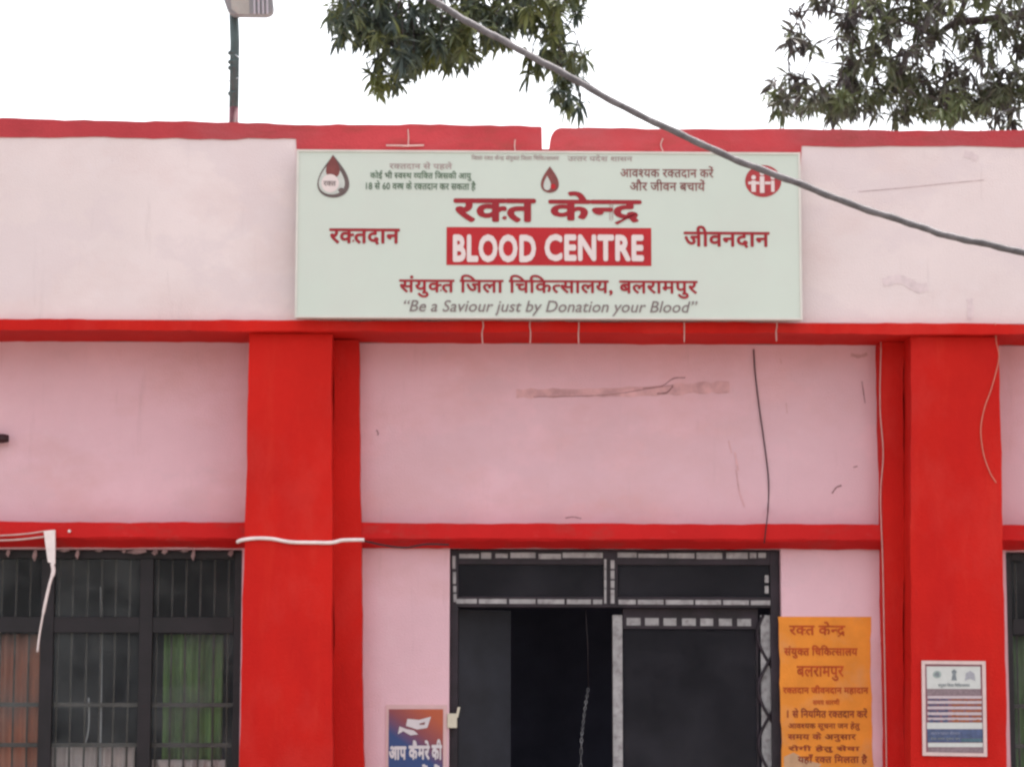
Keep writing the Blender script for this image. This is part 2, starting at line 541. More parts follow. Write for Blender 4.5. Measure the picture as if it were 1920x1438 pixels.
MB().prism(vstrip(lin((466, 700), (449, 1400), YC), lin((622, 700), (623, 1400), YC), zpb, zbt, 0.5, 1.5, 0.004), YC, -0.002).build('pillar', RED, bld, 'wide red pillar between the left window and the doorway')
MB().prism(vstrip(lin((622, 700), (623, 1400), YC), lin((673, 700), (681, 1400), YS), zpb, zbt - 0.002, 3.5, 2.5, 0.004), YS, -0.002).build('pillar_strip', RED, bld)
MB().prism(vstrip(lin((1708, 700), (1708, 1400), YC), lin((1874, 700), (1888, 1400), YC), zpb, zbt, 4.5, 5.5, 0.004), YC, -0.002).build('pillar', RED, bld, 'wide red pillar on the right carrying a framed notice')
MB().prism(vstrip(lin((1651, 700), (1663, 1400), YS), lin((1707, 700), (1707, 1400), YC), zpb, zbt - 0.002, 6.5, 7.5, 0.004), YS, -0.002).build('pillar_strip', RED, bld)

def band(x0, x1, prof, sb, step=0.06, a=0.004):
    """long ledge: prof is its (y, z) section, drawn from its upper back edge round the front to its lower back edge"""
    mb = MB()
    n = int((x1 - x0) / step); k = len(prof)
    vs = []
    for i in range(n + 1):
        x = x0 + (x1 - x0) * i / n
        vs += [(x, y + wob(x, sb + j * 1.3, a * 0.4) * (0 < j < k - 1), z + wob(x, sb + j * 2.1, a)) for j, (y, z) in enumerate(prof)]
    mb.add(vs, [(i * k + j, i * k + (j + 1) % k, (i + 1) * k + (j + 1) % k, (i + 1) * k + j) for i in range(n) for j in range(k)] + [tuple(range(k)), tuple(range(n * k, n * k + k))])
    return mb


# lintel bands over windows and doorway
zl_t, zl_m, zl_b = Z(981, YL), Z(1009, YL), Z(1028, -0.03)
for x0, x1, dy, sd_ in ((WX0, X(470, YL), 0.0, 8.0), (X(660, YL), X(1672, YL), 0.006, 10.0), (X(1860, YL), WX1, 0.0, 12.0)):
    band(x0, x1, [(-0.002, zl_t + 0.006), (YL + dy, zl_t), (YL + dy, zl_m), (YL + dy + 0.012, zl_m - 0.012), (-0.03, zl_b), (-0.002, zl_b + 0.002)], sd_).build('lintel', REDL, bld)

# ---- windows
glassm = bpy.data.materials.new('dirty_window_glass'); glassm.use_nodes = True
nt = glassm.node_tree
for n in list(nt.nodes): nt.nodes.remove(n)
out = nt.nodes.new('ShaderNodeOutputMaterial')
mixs = nt.nodes.new('ShaderNodeMixShader'); mix2 = nt.nodes.new('ShaderNodeMixShader')
tr = nt.nodes.new('ShaderNodeBsdfTransparent'); tr.inputs[0].default_value = (0.92, 0.93, 0.93, 1)
gl = nt.nodes.new('ShaderNodeBsdfGlossy'); gl.inputs['Roughness'].default_value = 0.12
df = nt.nodes.new('ShaderNodeBsdfDiffuse'); df.inputs[0].default_value = (0.24, 0.25, 0.25, 1)
fr = nt.nodes.new('ShaderNodeFresnel'); fr.inputs[0].default_value = 1.17
tc = nt.nodes.new('ShaderNodeTexCoord'); ns = nt.nodes.new('ShaderNodeTexNoise'); ns.inputs['Scale'].default_value = 4
ns.inputs['Detail'].default_value = 8
mr = nt.nodes.new('ShaderNodeMapRange'); mr.inputs['From Min'].default_value = 0.4; mr.inputs['From Max'].default_value = 0.8; mr.inputs['To Min'].default_value = 0.04; mr.inputs['To Max'].default_value = 0.20
nt.links.new(tc.outputs['Object'], ns.inputs['Vector']); nt.links.new(ns.outputs[0], mr.inputs['Value'])
nt.links.new(mr.outputs[0], mix2.inputs[0]); nt.links.new(tr.outputs[0], mix2.inputs[1]); nt.links.new(df.outputs[0], mix2.inputs[2])
nt.links.new(fr.outputs[0], mixs.inputs[0]); nt.links.new(mix2.outputs[0], mixs.inputs[1]); nt.links.new(gl.outputs[0], mixs.inputs[2])
nt.links.new(mixs.outputs[0], out.inputs[0])
GLASS = glassm
DOORGLASS = glassm.copy()
DOORGLASS.name = 'dark_door_glass'
for n in DOORGLASS.node_tree.nodes:
    if n.type == 'MAP_RANGE': n.inputs['To Min'].default_value = 0.03; n.inputs['To Max'].default_value = 0.075
    if n.type == 'BSDF_DIFFUSE': n.inputs[0].default_value = (0.22, 0.20, 0.24, 1)


def window(x0, x1, label, mull, grille_cols):
    """dark steel window: outer frame with mullions and a transom, panes, an iron grille in front"""
    zt, zb = zwin - 0.004, ZS + 0.004
    x0 += 0.004; x1 -= 0.004
    f = MB()
    fy0, fy1 = 0.085, 0.135
    fw = 0.045
    f.box(x0, x0 + fw, fy0, fy1, zb, zt); f.box(x1 - fw, x1, fy0, fy1, zb, zt)
    f.box(x0 + fw, x1 - fw, fy0, fy1, zt - fw, zt); f.box(x0 + fw, x1 - fw, fy0, fy1, zb, zb + fw)
    wroot = f.build('window', WFRAME, bld, label, bevel=0.004)
    ztr0, ztr1 = Z(1187, 0.08), Z(1158, 0.08)
    edges = [x0 + fw] + [m for m in mull] + [x1 - fw]
    mw = 0.036
    for m in mull:
        MB().box(m - mw, m + mw, fy0 - 0.006, fy1 - 0.003, zb + fw + 0.002, zt - fw - 0.002).build('mullion', WFRAME, wroot)
    for i in range(len(edges) - 1):
        a = edges[i] + (mw if i else 0) + 0.002
        c = edges[i + 1] - (mw if i < len(edges) - 2 else 0) - 0.002
        MB().box(a, c, fy0, fy1 - 0.004, ztr0, ztr1).build('transom', WFRAME, wroot)
        MB().box(a, c, 0.106, 0.110, ztr1 + 0.002, zt - fw - 0.002).build('pane', GLASS, wroot)
        MB().box(a, c, 0.106, 0.110, zb + fw + 0.002, ztr0 - 0.002).build('pane', GLASS, wroot)
    gb = MB()
    n = int((x1 - x0) / 0.078)
    for k in range(1, n):
        x = x0 + (x1 - x0) * k / n
        dx = rnd.uniform(-0.003, 0.003)
        gb.tube([(x, 0.144, zb + 0.005), (x + dx, 0.144, (zb + zt) / 2), (x + dx * 0.3, 0.144, zt - 0.005)], 0.0058, 6)
    for zz in (Z(1322, 0.14), Z(1397, 0.14), Z(1172, 0.14)):
        gb.box(x0, x1, 0.137, 0.1415, zz - 0.012, zz + 0.012)
    gb.build('grille', grille_cols, wroot)
    return wroot


mxs = [X(100, 0.09) - bay, X(100, 0.09), X(283, 0.09)]
window(lw0, lw1, 'dark barred window left of the left pillar', mxs, BAR)
window(rw0, rw1, 'dark barred window cut by the right picture edge', [rw0 + bay * k for k in (1, 2, 3)], BAR)

# ragged mortar left along the top of the left window opening
MORT = mat('crumbling_mortar', (0.30, 0.20, 0.20), 0.9, 0.3, 20)
for x, wd, hh in ((15, 5, 18), (65, 6, 26), (120, 14, 8), (145, 5, 22), (185, 10, 8), (232, 5, 10), (255, 26, 12), (290, 8, 14), (308, 8, 12), (345, 12, 8), (362, 5, 24), (432, 7, 16)):
    a = P(x, 1029, 0.03)
    zz = Z(1029 + hh, 0.03)
    p = [(a.x, zwin - 0.001), (a.x - wd * 0.0022, zz + 0.4 * (zwin - zz)), (a.x + 0.002, zz), (a.x + wd * 0.0024, zz + 0.5 * (zwin - zz)), (a.x + wd * 0.002, zwin - 0.001)]
    MB().prism(p[::-1], 0.022, 0.036).build('mortar_drip', MORT, bld)


# ---- doorway with its steel gate
dy0, dy1 = 0.05, 0.11
gate = MB()
gz_t = zdoor - 0.003
fl, frr = d0 + 0.003, d1 - 0.003
gate.box(fl, X(861, dy0), dy0, dy1, 0.03, gz_t); gate.box(X(1440, dy0), frr, dy0, dy1, 0.03, gz_t)
zr1, zr0 = Z(1118, dy0), Z(1138, dy0)
zt0 = Z(1058, dy0)
gate.box(X(861, dy0), X(1440, dy0), dy0 + 0.001, dy1, zt0, gz_t - 0.002)
gate.box(X(861, dy0), X(1440, dy0), dy0 + 0.001, dy1, zr0, zr1)
gate.box(X(1131, dy0), X(1157, dy0), dy0 + 0.002, dy1, zr1, zt0)
door = gate.build('door', DOORDARK, bld, 'dark steel door frame with pale riveted rails and a transom', bevel=0.003)
RL = [MB(), MB(), MB(), MB()]
py_ = dy0 - 0.006


def seg(mb, x0, x1, yt, yb, y=py_, t=0.005):
    a, c = P(x0, yb, y), P(x1, yt, y)
    mb.box(a.x, c.x, y, y + t, a.z, c.z)


for x0, x1 in ((861, 898), (902, 921), (929, 952), (957, 1004), (1010, 1052), (1055, 1130), (1158, 1194), (1197, 1251), (1254, 1302), (1306, 1354), (1362, 1402), (1406, 1418), (1422, 1436)):
    seg(RL[0 if x0 < 1140 else 1], x0, x1, 1036.5 + rnd.uniform(-1, 1.5), 1047.5 + rnd.uniform(-3, 1))
for x0, x1 in ((856, 894), (898, 950), (955, 1004), (1008, 1058), (1063, 1108), (1112, 1129), (1160, 1192), (1196, 1244), (1248, 1300), (1304, 1352), (1356, 1404), (1408, 1444)):
    seg(RL[2 if x0 < 1140 else 3], x0, x1, 1122.5 + (x0 - 850) * 0.005, 1131 + (x0 - 850) * 0.005)
for rl in RL: rl.build('rail', PALE, door)
VL = [MB(), MB(), MB(), MB()]
for yt, yb in ((1050, 1066), (1069, 1085), (1088, 1102), (1105, 1131)):
    seg(VL[0], 1145, 1152, yt, yb); seg(VL[1], 1133, 1137, yt - 2, yb)
for yt, yb in ((1042, 1066), (1072, 1094), (1098, 1110), (1113, 1128)):
    seg(VL[2], 848 + (yt - 1040) * 0.03, 854 + (yt - 1040) * 0.03, yt, yb)
for yt, yb in ((1078, 1092), (1098, 1112)):
    seg(VL[3], 1434, 1441, yt, yb)
for vl in VL: vl.build('upright', PALE, door)
tp = MB()
tp.box(X(861, 0.08) + 0.002, X(1131, 0.08) - 0.002, 0.078, 0.082, zr1 + 0.002, zt0 - 0.002); tp.box(X(1157, 0.08) + 0.002, X(1440, 0.08) - 0.002, 0.078, 0.082, zr1 + 0.002, zt0 - 0.002)
tp.build('transom_pane', DOORGLASS, door)
# fixed leaf on the right with its pale stile, slots and dark glass
lf = MB()
lf.box(X(1166, 0.12), X(1416, 0.12), 0.115, 0.145, Z(1178, 0.12), zr0 - 0.003)
lf.box(X(1412, 0.12), X(1416, 0.12), 0.116, 0.144, 0.125, Z(1178, 0.12) + 0.01)
lf.box(X(1166, 0.12), X(1416, 0.12), 0.115, 0.145, 0.03, 0.13)
leaf = lf.build('door_leaf', DOORDARK, door, 'closed right leaf with dark glass and a pale edge')
z_st = Z(1152, 0.108)
MB().box(X(1147, 0.108), X(1165, 0.108), 0.108, 0.148, 0.03, z_st).build('door_stile', PALE, door, bevel=0.004)
sl = MB()
for k in range(7):
    x = 1175 + 34.6 * k
    seg(sl, x, x + 24 + rnd.uniform(-1, 2), 1158 + k * 0.3, 1172 + k * 0.2, 0.110, 0.004)
sl.build('vent_slot', PALE, door)
MB().box(X(1167, 0.13), X(1415, 0.13), 0.128, 0.133, 0.122, Z(1180, 0.12)).build('door_glass', DOORGLASS, door)
# opened left leaf folded back into the room
ol = MB()
a, c = X(862, 0.15), X(862, 0.15) + 0.30
zz = zr0 - 0.01
ol.add([(a, 0.16, 0.03), (c, 0.34, 0.03), (c - 0.02, 0.38, 0.03), (a - 0.01, 0.20, 0.03), (a, 0.16, zz), (c, 0.34, zz), (c - 0.02, 0.38, zz), (a - 0.01, 0.20, zz)],
       [(3, 2, 1, 0), (4, 5, 6, 7), (0, 1, 5, 4), (1, 2, 6, 5), (2, 3, 7, 6), (3, 0, 4, 7)])
ol.build('door_leaf', LEAFDOOR, door, 'dark left leaf swung open into the room')
# folded scissor lattice against the right jamb
lat = MB()
zl0, zl1 = 0.05, Z(1152, 0.09)
lx0, lx1 = X(1421, 0.09), X(1448, 0.09)
lat.box(lx0, lx1, 0.092, 0.104, zl0, zl1)
lat.build('gate_channel', PALE, door)
lt = MB()
per = Z(1240, 0.09) - Z(1343, 0.09)
zc = Z(1240, 0.09)
for s in (-1, 1):
    pts = []
    k = 0
    z = zl1
    while z > zl0:
        ph = (zc - z) / per * math.pi
        pts.append((((lx0 + lx1) / 2) + s * 0.058 * math.sin(ph), 0.086 + 0.004 * s, z))
        z -= per / 16
    lt.tube(pts, 0.0085, 6)
lt.build('gate_lattice', DOORDARK, door)

# ---- marks on the wall: scraped plaster and scratches
SCAR = mat('scraped_plaster', (0.64, 0.375, 0.39), 0.9, 0.2, 9)
DARKM = mat('dark_scratch', (0.28, 0.14, 0.15), 0.9, 0.3, 20)


def ribbon(pts, wpx, y=-0.0015, m=DARKM, name='scratch', label=None, n=6):
    q = spline([P(px, py, y) for px, py in pts], n)
    mb = MB(); L = len(q)
    vs = []
    for i, p in enumerate(q):
        t = (q[min(i + 1, L - 1)] - q[max(i - 1, 0)]).normalized()
        nrm = Vector((-t.z, 0, t.x))
        ww = (wpx if not callable(wpx) else wpx(i / (L - 1))) * 0.0015 * (0.75 + 0.5 * rnd.random())
        vs += [p + nrm * ww, p - nrm * ww]
    mb.add(vs, [(2 * i, 2 * i + 1, 2 * i + 3, 2 * i + 2) for i in range(L - 1)])
    return mb.build(name, m, bld, label, fix=False)


ribbon([(968, 738), (1050, 737), (1130, 736), (1230, 733), (1300, 728), (1368, 726)], lambda t: 17 + 3 * (t > 0.6), m=SCAR, name='scar', label='long level strip of scraped plaster')
ribbon([(1000, 744), (1080, 743), (1150, 739), (1220, 728), (1262, 722)], 1.3, -0.002)
ribbon([(1205, 728), (1240, 724), (1262, 710), (1285, 708)], 1.6, -0.0025)
ribbon([(1232, 738), (1250, 736), (1262, 724)], 2.2, -0.003)
ribbon([(1366, 826), (1372, 850)], 2.5, m=SCAR); ribbon([(1378, 848), (1384, 882)], 3.0, m=SCAR, y=-0.002)
ribbon([(1380, 880), (1386, 920), (1396, 950)], 2.0, m=SCAR, y=-0.0025)
ribbon([(1560, 925), (1568, 914), (1578, 910)], 2.6)
ribbon([(1600, 876), (1608, 874)], 1.8)
ribbon([(1616, 715), (1619, 735), (1622, 756)], 1.8)
ribbon([(1595, 665), (1612, 668), (1626, 664)], 6.5, m=SCAR, name='stain')
ribbon([(706, 806), (709, 812), (708, 816)], 2.6)
ribbon([(1060, 971), (1075, 969), (1090, 972)], 1.8)
ribbon([(1463, 672), (1465, 682)], 1.6, m=SCAR)
ribbon([(1474, 755), (1476, 775)], 2.0, m=SCAR)
ribbon([(1610, 360), (1700, 352), (1790, 343), (1845, 338)], 1.2, YP - 0.002, mat('faint_scratch', (0.50, 0.36, 0.37), 0.9, 0.2, 20))
STN = mat('grey_damp_stain', (0.69, 0.56, 0.57), 0.9, 0.12, 14)
ribbon([(1808, 288), (1822, 292), (1832, 298)], 13.0, YP - 0.002, STN, 'stain')
ribbon([(1818, 560), (1820, 580), (1818, 600)], 11.0, YP - 0.002, STN, 'stain')
ribbon([(1655, 530), (1690, 524), (1720, 540), (1740, 538)], 16.0, YP - 0.002, STN, 'stain')

# ------------------------------------------------------------------ the sign
YSG = -0.53
sz0, sz1 = Z(597, YSG, 1030), Z(285, YSG, 1030)
sx0, sx1 = X(556, YSG, 440), X(1501, YSG, 440)
sign = thing('sign_board', 'wide pale grey-green hospital sign with a red BLOOD CENTRE bar, hung across the parapet', 'sign', ((sx0 + sx1) / 2, YSG + 0.03, sz0))
b = MB(); b.box(sx0, sx1, YSG, YB - 0.012, sz0, sz1)
b.build('panel', SIGNBG, sign, bevel=0.004)
b = MB()
e = 0.008
b.box(sx0 - 0.004, sx0 + e, YSG - 0.006, YSG + 0.02, sz0 - 0.004, sz1 + 0.004); b.box(sx1 - e, sx1 + 0.004, YSG - 0.006, YSG + 0.02, sz0 - 0.004, sz1 + 0.004)
b.box(sx0 + e, sx1 - e, YSG - 0.006, YSG + 0.02, sz1 - e, sz1 + 0.003); b.box(sx0 + e, sx1 - e, YSG - 0.006, YSG + 0.02, sz0 - 0.003, sz0 + e)
b.build('edge_frame', SIGNEDGE, sign)
y1 = YSG - 0.002
MB().sheet(quad_px(837, 1221, 428, 497, y1), y1).build('banner', SIGNBANNER, sign, 'solid red bar', fix=False)
lettering(sign, 'रक~त', 850, 1005, 373, 417, y1, SIGNRED, 0.034)
lettering(sign, 'केन~द^', 1028, 1203, 360, 421, y1, SIGNRED, 0.034)
lettering(sign, 'BLOOD', 849, 1005, 440, 492, y1 - 0.002, SIGNWHITE, 0.045)
lettering(sign, 'CENTRE', 1021, 1207, 440, 490, y1 - 0.002, SIGNWHITE, 0.045)
lettering(sign, 'रक~तदान', 617, 750, 429, 459, y1, SIGNRED, 0.030)
lettering(sign, 'जीवनदान', 1282, 1443, 424, 465, y1, SIGNRED, 0.028)
lettering(sign, 'संयुक~त िजला िचिकत~सालय, बलरामपुर', 748, 1308, 517, 558, y1, SIGNRED, 0.026)
lettering(sign, '“Be a Saviour just by Donation your Blood”', 757, 1308, 565, 591, y1, SIGNGREY, 0.008, 0.25)
lettering(sign, 'रक~तदान से पहले', 730, 848, 304, 319, y1, SIGNFADE, 0.010)
lettering(sign, 'कोई भी स~वस~थ व~यिक~त िजसकी आयु', 694, 884, 321, 339, y1, SIGNGREEN, 0.018)
lettering(sign, '18 से 60 वर~ष के रक~तदान कर सकता है', 686, 892, 340, 358, y1, SIGNGREEN, 0.018)
lettering(sign, 'आवश~यक रक~तदान करें', 1163, 1338, 312, 334, y1, SIGNBROWN, 0.012)
lettering(sign, 'और जीवन बचायें', 1181, 1322, 337, 358, y1, SIGNBROWN, 0.014)
lettering(sign, 'िजला रक~त केन~द^ संयुक~त िजला िचिकत~सालय', 884, 1048, 291, 303, y1, SIGNFADE, 0.010)
lettering(sign, 'उत~तर पदेश शासन', 1064, 1186, 291, 303, y1, SIGNFADE, 0.010)
# emblems
em = MB()
em.sheet(drop_px(625, 291, 371, 30, y1), y1, 0)
em.sheet(drop_px(622, 300, 365, 24.5, y1 - 0.001), y1 - 0.001, 1)
q = drop_px(624, 291, 334, 13, y1 - 0.002)
em.sheet(q, y1 - 0.002, 2)
em.sheet(disc_px(619, 344, 16.5, 17, y1 - 0.003), y1 - 0.003, 3)
em.sheet(disc_px(640, 357, 6, 4.5, y1 - 0.0022), y1 - 0.0022, 0)
EPALE = mat('emblem_pale', (0.55, 0.56, 0.52), 0.5, 0.06, 30)
EDARK = mat('emblem_dark', (0.13, 0.09, 0.085), 0.5, 0.2, 20)
EDROP = mat('emblem_red_brown', (0.20, 0.05, 0.045), 0.5, 0.2, 20)
em.build('emblem', [EDARK, EPALE, EDROP, SIGNWHITE], sign, 'large outlined drop with a white disc inside', fix=False)
lettering(sign, 'रक~त', 606, 630, 340, 349, y1 - 0.004, SIGNGREY, 0.02)
em = MB()
em.sheet(drop_px(1031, 312, 362, 17, y1), y1, 0)
em.sheet(drop_px(1026, 330, 357, 7, y1 - 0.001), y1 - 0.001, 1)
em.sheet(disc_px(1037, 350, 5, 5, y1 - 0.001), y1 - 0.001, 2)
em.build('emblem', [EDROP, EPALE, SIGNBANNER], sign, 'small brown red drop over the big heading', fix=False)
em = MB()
em.sheet(disc_px(1431, 340, 34, 30, y1), y1, 0)
for cx, cy, r in ((1413, 333, 4.2), (1429, 325, 4.6), (1449, 333, 4.2)):
    em.sheet(disc_px(cx, cy, r, r, y1 - 0.001), y1 - 0.001, 1)
for x0, x1_, yt, yb in ((1409, 1417, 339, 360), (1425, 1433, 331, 362), (1446, 1452, 339, 360), (1403, 1409, 341, 346), (1417, 1424, 341, 346), (1434, 1445, 341, 346)):
    em.sheet(quad_px(x0, x1_, yt, yb, y1 - 0.001), y1 - 0.001, 1)
em.build('emblem', [mat('emblem_red', (0.40, 0.035, 0.04), 0.5, 0.1, 20), SIGNWHITE], sign, 'red round badge with pale standing figures', fix=False)

# wire ties that hold the sign
ties = [(905, 600, 646, 'pale tie wire below the sign, leftmost of the five under its bottom edge', 3),
        (994, 600, 644, 'pale tie wire below the sign, second from the left under its bottom edge', -2),
        (1085, 600, 645, 'pale tie wire below the sign under the gap before the word Donation', 1),
        (1283, 600, 642, 'pale tie wire below the right end of the sign slogan', 0),
        (1456, 600, 640, 'pale tie wire below the sign, rightmost under its bottom edge', 2),
        (765, 243, 276, 'short pale tie wire above the sign over its left text lines', 1),
        (966, 262, 284, 'short pale tie wire above the sign just left of the coping gap', -1),
        (1243, 260, 284, 'short pale tie wire above the sign where the thick cable crosses', -4)]
for px, ya, yb, lab, sl_ in ties:
    yy = YB - 0.004 if ya > 500 else YK0 - 0.004
    if ya > 500:
        pts = [P(px, ya, yy - 0.004), P(px + sl_ * 0.4, ya + 12, yy), P(px - sl_ * 0.4, (ya + yb) / 2 + 2, yy), P(px, yb, yy - 0.002)]
    else:
        pts = [P(px, ya, yy), P(px + sl_, (ya + yb) / 2, yy), P(px, yb, yy - 0.01)]
    b = MB().tube(spline(pts, 4), 0.0032, 6)
    if px == 765:
        b.tube([P(724, 273, yy - 0.012), P(760, 274, yy - 0.014), P(795, 273, yy - 0.012)], 0.005, 6)
    tag(b.build('tie_wire', THINW), lab, 'wire', 'tie wires holding the sign')

# ------------------------------------------------------------------ cables and wires
pts = [P(px, py, yy) for px, py, yy in ((560, -150, -5.0), (690, -72, -5.1), (810, 0, -5.2), (905, 57, -5.3), (1000, 107, -5.4), (1100, 163, -5.5), (1250, 241, -5.6), (1400, 307, -5.7), (1550, 365, -5.8), (1700, 418, -5.9), (1800, 447, -6.0), (1920, 474, -6.1), (2050, 498, -6.2), (2250, 525, -6.3))]
c = spline(pts, 14)
b = MB()
b.tube([p + Vector((0, 0, 0.0022 * math.sin(i * 0.31) + 0.0012 * math.sin(i * 0.83))) for i, p in enumerate(c)], [0.0128 - 0.00001 * i + 0.0007 * math.sin(i * 1.7) for i in range(len(c))], 12)
tag(b.build('overhead_cable', CABLE), 'thick grey twisted cable sagging diagonally across the front of the sign', 'cable')

b = MB()
wy = YC - 0.008
b.tube(spline([P(445, 1016, wy + 0.02), P(455, 1012, wy), P(480, 1009, wy), P(510, 1010, wy), P(545, 1016, wy - 0.004), P(590, 1017, wy), P(622, 1017, wy), P(640, 1013, wy + 0.004), P(660, 1012, wy + 0.004), P(683, 1012, wy + 0.004)], 6), 0.0105, 8)
tag(b.build('white_cable', WHITEP), 'short white cable tied level across the left red pillar', 'cable')
b = MB()
b.tube(spline([P(684, 1014, YL - 0.05), P(720, 1022, YL - 0.012), P(760, 1026, YL - 0.006), P(800, 1020, YL - 0.006), P(842, 1021, YL - 0.006)], 6), 0.005, 6)
tag(b.build('black_wire', BLACKW), 'thin black wire under the lintel between left pillar and doorway', 'wire')
b = MB()
wq = [P(1413, 655, -0.008), P(1416, 700, -0.008), P(1423, 760, -0.008), P(1433, 830, -0.008), P(1441, 900, -0.008), P(1440, 955, -0.01), P(1438, 975, YL - 0.008), P(1433, 1018, YL - 0.008)]
b.tube(spline(wq, 6), 0.0036, 6)
tag(b.build('black_wire', BLACKW), 'thin dark wire hanging down the pink wall above the doorway', 'wire')
b = MB()
b.tube(spline([P(1866, 606, YB - 0.006), P(1868, 640, YC - 0.006), P(1873, 672, YC - 0.006), P(1860, 725, YC - 0.006), P(1846, 765, YC - 0.006), P(1839, 805, YC - 0.006), P(1844, 850, YC - 0.006), P(1856, 885, YC - 0.006), P(1868, 905, YC - 0.006)], 6), 0.003, 6)
tag(b.build('pale_wire', mat('pale_orange_wire', (0.62, 0.22, 0.16), 0.6, 0.1, 20)), 'thin pale wire looping down the right red pillar', 'wire')
b = MB()
b.tube(spline([P(1652, 640, YS - 0.004), P(1650, 760, YS - 0.004), P(1656, 850, YS - 0.004), P(1651, 930, YS - 0.004), P(1655, 1050, YS - 0.004), P(1658, 1200, YS - 0.004), P(1662, 1420, YS - 0.004), P(1664, 1600, YS - 0.004)], 8), 0.003, 6)
tag(b.build('pale_wire', THINW), 'thin pale wire running straight down the edge of the right red strip', 'wire')

# white holder with hanging cord over the left window
yq = YL - 0.02
hl = thing('cable_holder', 'white plastic cable holder with a cord hanging down over the left window', 'cable holder', P(92, 1055, yq))
b = MB()
b.prism([(P(82, 995, yq).x, P(82, 995, yq).z), (P(90, 1054, yq).x, P(90, 1054, yq).z), (P(104, 1058, yq).x, P(104, 1058, yq).z), (P(104, 993, yq).x, P(104, 993, yq).z)], yq - 0.012, yq + 0.012)
b.build('holder', WHITEP, hl, bevel=0.004)
MB().tube(spline([P(98, 1056, yq), P(100, 1072, yq), P(93, 1095, yq - 0.01), P(82, 1145, yq), P(74, 1190, yq + 0.03), P(70, 1222, yq + 0.04)], 6), [0.0125] * 9 + [0.009] * 10 + [0.006] * 12, 8).build('cord', WHITEP, hl)
b = MB()
b.tube(spline([P(-300, 1012, yq + 0.01), P(-60, 1007, yq), P(0, 1004, yq), P(45, 1001, yq), P(83, 996, yq)], 6), 0.0045, 6)
tag(b.build('pale_wire', THINW), 'upper of two pale wires running left from the white cable holder', 'wire', 'pale wires along the left lintel')
b = MB()
b.tube(spline([P(-300, 1018, yq + 0.01), P(-60, 1014, yq), P(0, 1013, yq), P(40, 1011, yq), P(84, 1006, yq)], 6), 0.0055, 6)
tag(b.build('pale_wire', THINW), 'lower of two pale wires running left from the white cable holder', 'wire', 'pale wires along the left lintel')
b = MB()
b.tube([P(130, 995, YL + 0.01), P(130, 996, YL - 0.022)], [0.010, 0.008], 10)
tag(b.build('screw_hook', WHITEP), 'tiny pale screw head on the lintel beside the white cable holder', 'screw')

# pipe stub at the left edge
b = MB()
p0, p1 = P(-110, 824, -0.05), P(6, 822, -0.05)
b.tube([Vector((p0.x, 0.01, p0.z)), Vector((p0.x, -0.03, p0.z)), p0 + Vector((0.02, 0, 0)), p1, p1 + Vector((0.03, 0, 0))], [0.026, 0.026, 0.026, 0.026, 0.02], 12)
tag(b.build('pipe_stub', mat('dark_maroon_pipe', (0.03, 0.006, 0.010), 0.5, 0.2, 10)), 'dark maroon pipe end on the pink wall at the left edge', 'pipe')

# ------------------------------------------------------------------ notices
# camera-surveillance notice left of the doorway
yn = -0.006
pm = bpy.data.materials.new('blue_to_orange_print'); pm.use_nodes = True
nt = pm.node_tree; bs = nt.nodes['Principled BSDF']; bs.inputs['Roughness'].default_value = 0.45
tc = nt.nodes.new('ShaderNodeTexCoord'); dt = nt.nodes.new('ShaderNodeVectorMath'); dt.operation = 'DOT_PRODUCT'; dt.inputs[1].default_value = (1.6, 0, 2.2)
ad = nt.nodes.new('ShaderNodeMath'); ad.operation = 'ADD'; ad.inputs[1].default_value = -0.95; rp = nt.nodes.new('ShaderNodeValToRGB')
nt.links.new(tc.outputs['Object'], dt.inputs[0]); nt.links.new(dt.outputs['Value'], ad.inputs[0]); nt.links.new(ad.outputs[0], rp.inputs[0]); nt.links.new(rp.outputs[0], bs.inputs['Base Color'])
els = rp.color_ramp.elements
els[0].position = 0.25; els[0].color = (0.022, 0.055, 0.19, 1)
els[1].position = 0.85; els[1].color = (0.45, 0.085, 0.03, 1)
e_ = els.new(0.52); e_.color = (0.24, 0.05, 0.065, 1)
no = P(783, 1600, yn)
cn = thing('camera_notice', 'blue and orange camera warning notice pasted left of the doorway', 'notice', (no.x, yn, no.z))
b = MB(); qd = quad_px(722, 838, 1321, 1600, yn); b.prism(qd, yn, -0.0005)
b.build('border', mat('notice_pale_border', (0.66, 0.42, 0.42), 0.5, 0.04, 10), cn)
b = MB(); b.sheet(quad_px(727, 831, 1329, 1594, yn - 0.002), yn - 0.002); b.build('print', pm, cn, fix=False)
PW = mat('print_white', (0.66, 0.60, 0.62), 0.5, 0.05, 20)
y2 = yn - 0.004
b = MB()
def poly_px(pts, y): return [(P(a, c_, y).x, P(a, c_, y).z) for a, c_ in pts]
b.sheet(poly_px([(761, 1360), (764, 1347), (786, 1349), (808, 1343), (801, 1364), (782, 1367)], y2), y2)
b.sheet(poly_px([(746, 1376), (749, 1361), (762, 1366), (776, 1369), (784, 1376), (770, 1378), (756, 1370)], y2 - 0.0004), y2 - 0.0004)
b.build('camera_symbol', PW, cn, fix=False)
b = MB(); b.sheet(poly_px([(786, 1356), (797, 1353), (796, 1358), (787, 1358)], y2 - 0.001), y2 - 0.001); b.build('camera_lens', SIGNBROWN, cn, fix=False)
lettering(cn, 'आप', 729, 762, 1398, 1424, y2, PW, 0.05)
lettering(cn, 'कैमरे', 766, 806, 1387, 1424, y2, PW, 0.045)
lettering(cn, 'की', 809, 829, 1385, 1424, y2, PW, 0.045)
lettering(cn, 'नजर में हैं', 735, 825, 1432, 1470, y2, PW, 0.04)

